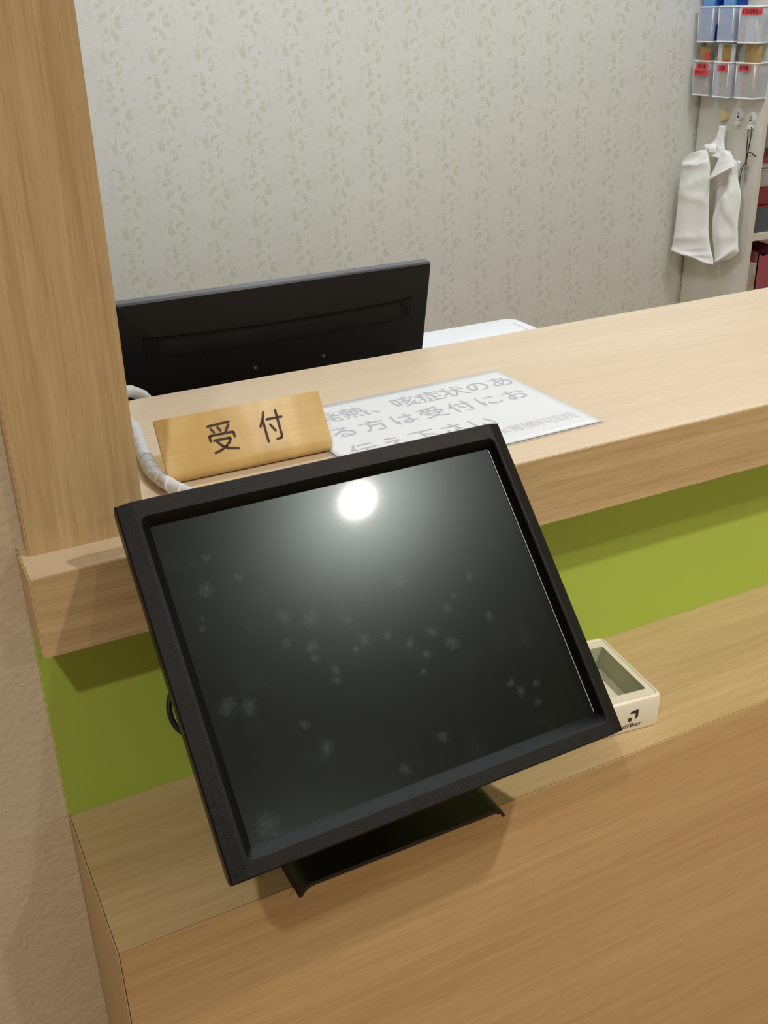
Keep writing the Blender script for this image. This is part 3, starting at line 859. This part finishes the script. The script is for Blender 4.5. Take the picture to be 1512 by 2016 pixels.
# ------------------------------------------------------------------ hanging wire baskets on the cabinet's side
BW, BD = 0.070, 0.058
def basket(y1, ztop, hgt, label, w_=BW):
    """y1 is the end nearer the wall; the basket hangs on the plane x = CX and bulges to -x"""
    r = thing('hanging_basket', label, 'basket', (CX - BD / 2, y1 - w_ / 2, ztop - hgt), 'white mesh baskets on the cabinet side')
    xb = CX - 0.001; xf = CX - BD
    y0 = y1 - w_
    def rect(z, o=0.0, d=0.0):
        x0, x1, ya, yb = xf - o + d, xb, y0 - o * .3 + d * .5, y1 + o * .3 - d * .5
        return [Vector((a, c, z)) for a, c in rrect(x0, x1, ya, yb, 0.006, 3)]
    b = bmesh.new(); loops_mesh(b, [rect(ztop - hgt, 0, 0.004), rect(ztop - 0.003, 0.0)], cap_first=True)
    obj('mesh_wall', b, M['net'], r)
    b = bmesh.new()
    ps = rect(ztop - 0.002, 0.001); ps.append(ps[0]); tube(b, ps, 0.0026, 6); obj('rim', b, M['white_plastic'], r, smooth=True)
    b = bmesh.new()
    ps = rect(ztop - hgt, 0.0005, 0.004); ps.append(ps[0]); tube(b, ps, 0.0024, 6); obj('base_frame', b, M['white_plastic'], r, smooth=True)
    b = bmesh.new()
    tube(b, [(xf, y1 - .004, ztop - .002), (xf + .004, y1 - .005, ztop - hgt)], 0.0014, 6)
    obj('corner_wire', b, M['white_plastic'], r, smooth=True)
    b = bmesh.new()
    tube(b, [(xf, y0 + .004, ztop - .002), (xf + .004, y0 + .005, ztop - hgt)], 0.0014, 6)
    obj('corner_wire', b, M['white_plastic'], r, smooth=True)
    return r
def sticker(r, ya, yb, z0, z1, txt, x, tz=0.5, size=0.0135, sxx=0.9):
    p = obj('label_tape', B(x, x + 0.0008, yb, ya, z0, z1), M['red_label'], r)
    tag(p, 'red label tape with dark writing')
    F = frame((x, (ya + yb) / 2, (z0 + z1) / 2), (0, -1, 0), (0, 0, 1))
    b = bmesh.new(); text_bm(b, txt, size, F, 0.0, 0.0, 0.0003, sx=sxx, offset=0.00025)
    obj('lettering', b, M['ink_red'], p)
XFs = CX - BD - 0.0042
tops = []
basket(1.9800, 0.3930, 0.101, 'upper left mesh basket holding the first blue folder')
basket(1.8920, 0.3940, 0.100, 'upper middle mesh basket holding the second blue folder')
b3 = basket(1.8040, 0.3930, 0.101, 'upper right mesh basket with a wide red label', 0.082)
sticker(b3, 1.7880, 1.7050, 0.3680, 0.3870, '健診結果記入', XFs)
c1 = basket(1.9790, 0.2380, 0.102, 'lower left mesh basket with two red labels one above the other')
sticker(c1, 1.9600, 1.9070, 0.2125, 0.2310, '紹介状', XFs)
sticker(c1, 1.9660, 1.8960, 0.1945, 0.2120, '他院より！', XFs - 0.001)
c2 = basket(1.8880, 0.2370, 0.102, 'lower middle mesh basket with one small red label and paper edges sticking out')
sticker(c2, 1.8650, 1.8230, 0.2100, 0.2290, '返書', XFs)
c3 = basket(1.7920, 0.2380, 0.101, 'lower right mesh basket with a red label and two brown envelopes', 0.084)
sticker(c3, 1.7760, 1.7270, 0.2130, 0.2320, '診断書', XFs)

def slab(name, label, cat, group, x, y0, y1, z0, z1, th, mat, lean=0.0, skew=0.0, part='sheet', extra=None):
    r = thing(name, label, cat, (x, (y0 + y1) / 2, z0), group)
    b = bmesh.new()
    P = [(x, y1, z0), (x, y0, z0), (x + lean, y0 + skew, z1), (x + lean, y1 + skew, z1)]
    a = [b.verts.new(p) for p in P]; c = [b.verts.new((p[0] + th, p[1], p[2])) for p in P]
    b.faces.new(a); b.faces.new(list(reversed(c)))
    for k in range(4): b.faces.new((a[k], c[k], c[(k + 1) % 4], a[(k + 1) % 4]))
    bmesh.ops.recalc_face_normals(b, faces=b.faces[:])
    obj(part, b, mat, r)
    if extra: extra(r)
    return r
bx = CX - BD + 0.010
ENV = 'brown envelopes in the lower baskets'
def red_tab(y0, y1, z0, z1, x):
    def f(r): tag(obj('index_tab', B(x - 0.0012, x - 0.0002, y0, y1, z0, z1), M['red_label'], r), 'red tab')
    return f
slab('envelope', 'brown envelope with a red tab in the lower left basket', 'envelope', ENV, bx + .004, 1.9210, 1.9700, 0.139, 0.2780, 0.004, M['kraft'], 0.012, 0.012, 'envelope_body', red_tab(1.931, 1.950, 0.235, 0.262, bx + 0.010))
slab('paper_sheaf', 'white paper sheaf with frayed edge in the lower middle basket', 'papers', None, bx + 0.013, 1.8260, 1.8960, 0.139, 0.2870, 0.006, M['paper'], 0.004, 0.006)
slab('envelope', 'brown envelope before white papers in the lower middle basket', 'envelope', ENV, bx + .006, 1.8360, 1.8720, 0.139, 0.2850, 0.004, M['kraft'], 0.010, 0.010, 'envelope_body', red_tab(1.847, 1.863, 0.226, 0.2440, bx + 0.0095))
slab('envelope', 'brown envelope at the left of the lower right basket', 'envelope', ENV, bx + 0.016, 1.7620, 1.7860, 0.141, 0.2870, 0.004, M['kraft'], 0.006, 0.006, 'envelope_body')
slab('envelope', 'brown envelope at the right of the lower right basket', 'envelope', ENV, bx + .005, 1.7130, 1.7580, 0.141, 0.2830, 0.005, M['kraft'], 0.008, 0.004, 'envelope_body')
def folder(y0, y1, label):
    def rim(r):
        tag(obj('edge_band', B(bx + 0.004, bx + 0.034, y0 - 0.0075, y0 - 0.0002, 0.296, 0.520), M['teal'], r), 'teal edge band')
        tag(obj('end_flap', B(bx + 0.004, bx + 0.040, y0 - 0.016, y0 - 0.0077, 0.296, 0.520), M['blue_dark'], r), 'dark blue end flap')
    slab('blue_folder', label, 'folder', 'blue folders in the upper baskets', bx + 0.004, y0, y1, 0.296, 0.520, 0.03, M['blue_folder'], 0, 0, 'cover', rim)
folder(1.9270, 1.9740, 'blue plastic folder in the upper left basket')
folder(1.8400, 1.8870, 'blue plastic folder in the upper middle basket')
slab('paper_sheaf', 'slanting grey paper sheet in the upper right basket', 'papers', None, bx + 0.012, 1.728, 1.790, 0.296, 0.386, 0.004, M['paper'], 0.006, 0.006)

# ------------------------------------------------------------------ hooks, bag, key
def disc(bm, y, z, x0, x1, ry, rz, seg=28, taper=0.85):
    rings = []
    for f, x in ((1.0, x1), (1.0, x0 + (x1 - x0) * .35), (taper, x0)):
        rings.append([Vector((x, y + ry * f * math.cos(2 * math.pi * k / seg), z + rz * f * math.sin(2 * math.pi * k / seg))) for k in range(seg)])
    loops_mesh(bm, rings, cap_first=True, cap_last=True); bmesh.ops.recalc_face_normals(bm, faces=bm.faces[:]); return bm
t_ = thing('wall_hook', 'round cream magnetic hook carrying the white bag', 'hook', (CX - .006, 1.870, 0.07))
shade_auto(obj('disc', disc(bmesh.new(), 1.8720, 0.0760, CX - 0.014, CX - 0.0002, 0.0185, 0.0185), M['cream'], t_), 30)
bm = bmesh.new(); tube(bm, smooth_path([(CX - 0.010, 1.871, 0.058), (CX - 0.012, 1.8705, 0.046), (CX - 0.020, 1.8705, 0.036), (CX - 0.030, 1.8705, 0.042)], 16), 0.0022, 8)
obj('hook_wire', bm, M['steel'], t_, smooth=True)
def drop_hook(y, z, label):
    r = thing('wall_hook', label, 'hook', (CX - .006, y, z), 'white drop shaped hooks')
    F = frame((CX - 0.0002, y, z), (0, -1, 0), (0, 0, 1))
    b = bmesh.new()
    def drop(s, c):
        return [F(s * 0.0135 * math.sin(a) * (1 - 0.22 * (1 - math.cos(a)) / 2 * 1.6), 0.004 + s * 0.019 * math.cos(a), c) for a in [2 * math.pi * k / 24 for k in range(24)]]
    loops_mesh(b, [drop(1.0, 0.0), drop(1.0, 0.010), drop(0.88, 0.014)], cap_first=True, cap_last=True); bmesh.ops.recalc_face_normals(b, faces=b.faces[:])
    shade_auto(obj('plate', b, M['white_plastic'], r), 30)
    b = bmesh.new(); q = F(0, -0.019, 0)
    box(b, CX - 0.020, CX - 0.0005, y - 0.0065, y + 0.0065, z - 0.027, z - 0.0150, 0.002)
    obj('hook_tip', b, M['white_plastic'], r)
    b = bmesh.new(); b.faces.new([b.verts.new(F(*p, 0.0143)) for p in ((-0.0062, 0.000), (0.0, -0.0075), (0.0062, 0.000))])
    tag(obj('slot', b, M['ink_black'], r), 'dark triangular slot')
    b = bmesh.new(); b.faces.new([b.verts.new(F(*p, 0.0142)) for p in ((-0.0055, 0.0012), (0.0055, 0.0012), (0.0045, 0.014), (-0.0045, 0.014))])
    tag(obj('inset', b, M['smoke'], r), 'grey inset')
drop_hook(1.8010, 0.0800, 'white drop shaped hook with nothing on it')
drop_hook(1.7480, 0.0720, 'white drop shaped hook with a black cord on it')

t_ = thing('key_on_cord', 'small key hanging from a knotted black cord', 'key', (CX - 0.012, 1.742, 0.0))
bm = bmesh.new(); cx_ = CX - 0.0115
tube(bm, [(cx_, 1.7548, 0.050), (cx_, 1.7530, 0.02), (cx_, 1.7480, -0.0528)], 0.0018, 6)
tube(bm, [(cx_, 1.7395, 0.050), (cx_, 1.7400, 0.02), (cx_, 1.7470, -0.0560)], 0.0018, 6)
tube(bm, smooth_path([(cx_, 1.7548, 0.050), (cx_ - 0.003, 1.7475, 0.0525), (cx_, 1.7395, 0.050)], 8), 0.0018, 6)
tube(bm, smooth_path([(cx_, 1.7480, -0.050), (cx_ - .002, 1.744, -0.030), (cx_, 1.733, -0.0235), (cx_ + .004, 1.7130, -0.0330)], 14), 0.0018, 6)
tube(bm, smooth_path([(cx_, 1.7490, -0.0555), (cx_, 1.7565, -0.064), (cx_, 1.7625, -0.088), (cx_, 1.7660, -0.121)], 14), 0.0014, 6)
bmesh.ops.create_icosphere(bm, subdivisions=2, radius=0.0034, matrix=Matrix.Translation((cx_, 1.7480, -0.0560)))
obj('cord', bm, M['cable_black'], t_, smooth=True)
F = frame((cx_ + 0.002, 1.7465, -0.068), (0, -1, 0), (0, 0, 1))
bm = bmesh.new()
hd = [F(0.0085 * math.cos(a), 0.0095 * math.sin(a), 0) for a in [2 * math.pi * k / 16 for k in range(16)]]
hd2 = [p + Vector((0.002, 0, 0)) for p in hd]
loops_mesh(bm, [hd, hd2], cap_first=True, cap_last=True)
box(bm, cx_ + 0.002, cx_ + 0.004, 1.7440, 1.7490, -0.116, -0.074)
for k in range(4): box(bm, cx_ + 0.002, cx_ + 0.004, 1.7420, 1.7440, -0.112 + k * 0.009, -0.107 + k * 0.009)
bmesh.ops.recalc_face_normals(bm, faces=bm.faces[:])
obj('key_blade', bm, M['steel'], t_)

# white bag: two folded lobes, a turned-down flap, a strap; every piece is a wrinkled sheet with thickness
t_ = thing('white_bag', 'crumpled white cloth bag hanging from the round cream hook', 'bag', (2.47, 1.86, -0.38))
def cloth(rows, nx, amp, seed, bulge, thick=0.002, creases=()):
    """rows: list of (left point, right point); sheet bulging towards -x with soft creases"""
    rn = random.Random(seed); b = bmesh.new()
    RL = smooth_path([r[0] for r in rows], 6 * (len(rows) - 1)); RR = smooth_path([r[1] for r in rows], 6 * (len(rows) - 1))
    ny = len(RL); cre = [(rn.uniform(0, 1), rn.uniform(-.25, .25), rn.uniform(.3, 1)) for k in range(7)]
    cre += [(c0, sl0, 1.15) for c0, sl0 in creases]
    front, rear = [], []
    for j in range(ny):
        f, g = [], []
        for i in range(nx + 1):
            u = i / nx; v_ = j / (ny - 1)
            p = RL[j].lerp(RR[j], u)
            d = bulge * math.sin(math.pi * u) ** 0.7
            for cv, sl, am in cre:
                q = (v_ - cv - sl * (u - .5)) * 26
                d += amp * am * math.exp(-q * q) * (1 if q > 0 else 0.4) * (0.25 + 0.75 * math.sin(math.pi * u) ** 0.6)
            d += amp * 0.35 * math.sin(u * 9 + seed + v_ * 2.2)
            f.append(b.verts.new(p + Vector((-d, 0, 0)))); g.append(b.verts.new(p + Vector((-d + thick, 0, 0))))
        front.append(f); rear.append(g)
    for j in range(ny - 1):
        for i in range(nx):
            b.faces.new((front[j][i], front[j + 1][i], front[j + 1][i + 1], front[j][i + 1]))
            b.faces.new((rear[j][i], rear[j][i + 1], rear[j + 1][i + 1], rear[j + 1][i]))
        b.faces.new((front[j][0], rear[j][0], rear[j + 1][0], front[j + 1][0])); b.faces.new((front[j][nx], front[j + 1][nx], rear[j + 1][nx], rear[j][nx]))
    for i in range(nx):
        b.faces.new((front[0][i], front[0][i + 1], rear[0][i + 1], rear[0][i])); b.faces.new((front[-1][i + 1], front[-1][i], rear[-1][i], rear[-1][i + 1]))
    bmesh.ops.recalc_face_normals(b, faces=b.faces[:])
    return b
LP = [((2.4450, 1.9274, -0.0404), (2.4800, 1.8855, -0.0233)), ((2.4450, 1.9543, -0.0627), (2.4800, 1.8705, -0.0504)), ((2.4450, 1.9572, -0.0821), (2.4800, 1.8596, -0.0806)),
      ((2.4450, 1.9593, -0.1500), (2.4800, 1.8538, -0.1399)), ((2.4450, 1.9615, -0.2192), (2.4800, 1.8455, -0.2061)), ((2.4450, 1.9622, -0.2827), (2.4800, 1.8376, -0.2699)),
      ((2.4450, 1.9634, -0.3268), (2.4800, 1.8186, -0.3293)), ((2.4450, 1.9689, -0.3585), (2.4800, 1.8052, -0.3535)), ((2.4450, 1.9649, -0.3619), (2.4800, 1.7958, -0.3824))]
RP = [((2.4960, 1.8130, -0.0248), (2.5000, 1.8058, -0.0227)), ((2.4940, 1.7960, -0.0600), (2.5000, 1.7850, -0.0447)), ((2.4900, 1.7880, -0.0994), (2.5000, 1.7700, -0.0575)),
      ((2.4880, 1.7900, -0.1400), (2.5000, 1.7560, -0.1021)), ((2.4860, 1.8100, -0.1750), (2.5000, 1.7324, -0.1543)), ((2.4840, 1.8320, -0.2337), (2.5000, 1.7305, -0.2295)),
      ((2.4820, 1.8141, -0.3123), (2.5000, 1.7186, -0.2980)), ((2.4820, 1.7978, -0.3690), (2.5000, 1.7132, -0.3294)), ((2.4820, 1.7921, -0.3753), (2.5000, 1.7426, -0.3560))]
obj('side_lobe', cloth(LP, 26, 0.0065, 4, 0.006, creases=((.20, -.06), (.34, -.08), (.42, .05), (.68, -.05), (.90, -.10))), M['white_bag'], t_, smooth=True)
obj('side_lobe', cloth(RP, 22, 0.0065, 9, 0.008, creases=((.55, .2), (.86, -.15), (.93, .1))), M['white_bag'], t_, smooth=True)
FP = [((2.482, 1.8126, -0.0192), (2.486, 1.8060, -0.0200)), ((2.476, 1.8254, -0.0512), (2.484, 1.7720, -0.0380)), ((2.470, 1.8378, -0.0867), (2.476, 1.7560, -0.0560)), ((2.462, 1.8485, -0.1180), (2.468, 1.7450, -0.0620))]
obj('flap', cloth(FP, 16, 0.002, 2, 0.004), M['white_bag'], t_, smooth=True)
OP = [((2.500, 1.8520, -0.060), (2.512, 1.7650, -0.050)), ((2.505, 1.8485, -0.115), (2.514, 1.7700, -0.105)), ((2.505, 1.8460, -0.200), (2.512, 1.7800, -0.190)), ((2.500, 1.8380, -0.270), (2.506, 1.7980, -0.270))]
obj('inner_fold', cloth(OP, 12, 0.004, 6, -0.004), M['white_bag'], t_, smooth=True)
SP = [((2.506, 1.8680, 0.0471), (2.512, 1.8440, 0.0485)), ((2.502, 1.8740, 0.0100), (2.510, 1.8420, 0.0068)), ((2.496, 1.8890, -0.0150), (2.506, 1.8330, -0.0200)), ((2.490, 1.8760, -0.0480), (2.502, 1.8180, -0.0520))]
obj('strap', cloth(SP, 12, 0.004, 5, 0.006), M['white_bag'], t_, smooth=True)
KP = [((2.488, 1.8997, -0.0100), (2.496, 1.8640, -0.0060)), ((2.480, 1.9030, -0.0200), (2.490, 1.8560, -0.0200)), ((2.486, 1.8800, -0.0330), (2.494, 1.8540, -0.0340))]
obj('knot', cloth(KP, 10, 0.003, 8, 0.008), M['white_bag'], t_, smooth=True)

# ------------------------------------------------------------------ ceiling lamps
def area(name, size, watts, col, parent, z, shape='DISK', sy=None, spread=math.radians(150)):
    l = bpy.data.lights.new(name, 'AREA'); l.shape = shape; l.size = size
    if sy: l.size_y = sy
    l.energy = watts; l.color = col; l.spread = spread
    o = bpy.data.objects.new(name, l); C.objects.link(o); o.parent = parent; o.location = (0, 0, z)
    return o
NAMES = ['above the touch monitor', 'left of the camera', 'to the right over the waiting side', 'behind the camera']
for i, (x, y, e) in enumerate(DOWNLIGHTS):
    r = thing('ceiling_downlight', 'round recessed ceiling lamp ' + NAMES[i], 'lamp', (x, y, CEIL), 'ceiling downlights')
    b = bmesh.new(); seg = 32
    def cir(rad, z): return [Vector((x + rad * math.cos(2 * math.pi * k / seg), y + rad * math.sin(2 * math.pi * k / seg), z)) for k in range(seg)]
    loops_mesh(b, [cir(0.062, CEIL - 0.0002), cir(0.062, CEIL - 0.004), cir(0.052, CEIL - 0.006), cir(0.037, CEIL - 0.0005)]); bmesh.ops.recalc_face_normals(b, faces=b.faces[:])
    obj('trim_ring', b, M['white_plastic'], r)
    b = bmesh.new(); loops_mesh(b, [cir(0.036, CEIL - 0.0004), cir(0.036, CEIL - 0.002)], cap_first=True, cap_last=True); bmesh.ops.recalc_face_normals(b, faces=b.faces[:])
    obj('lens', b, M['lamp_lens'], r)
    area('lamp_light', 0.070, e, DOWN_COL, r, -0.008)
for i, (x, y, e) in enumerate(PANELS):
    r = thing('ceiling_panel_light', 'flat square ceiling light over the %s of the office' % ('left' if i == 0 else 'right'), 'lamp', (x, y, CEIL), 'office ceiling lights')
    obj('frame', B(x - .30, x + .30, y - .30, y + .30, CEIL - 0.012, CEIL - 0.0002, 0.002), M['white_plastic'], r)
    obj('diffuser', B(x - .28, x + .28, y - .28, y + .28, CEIL - 0.0135, CEIL - 0.0121), M['panel_lens'], r)
    area('lamp_light', 0.55, e, PANEL_COL, r, -0.016, 'SQUARE', None, math.radians(170))
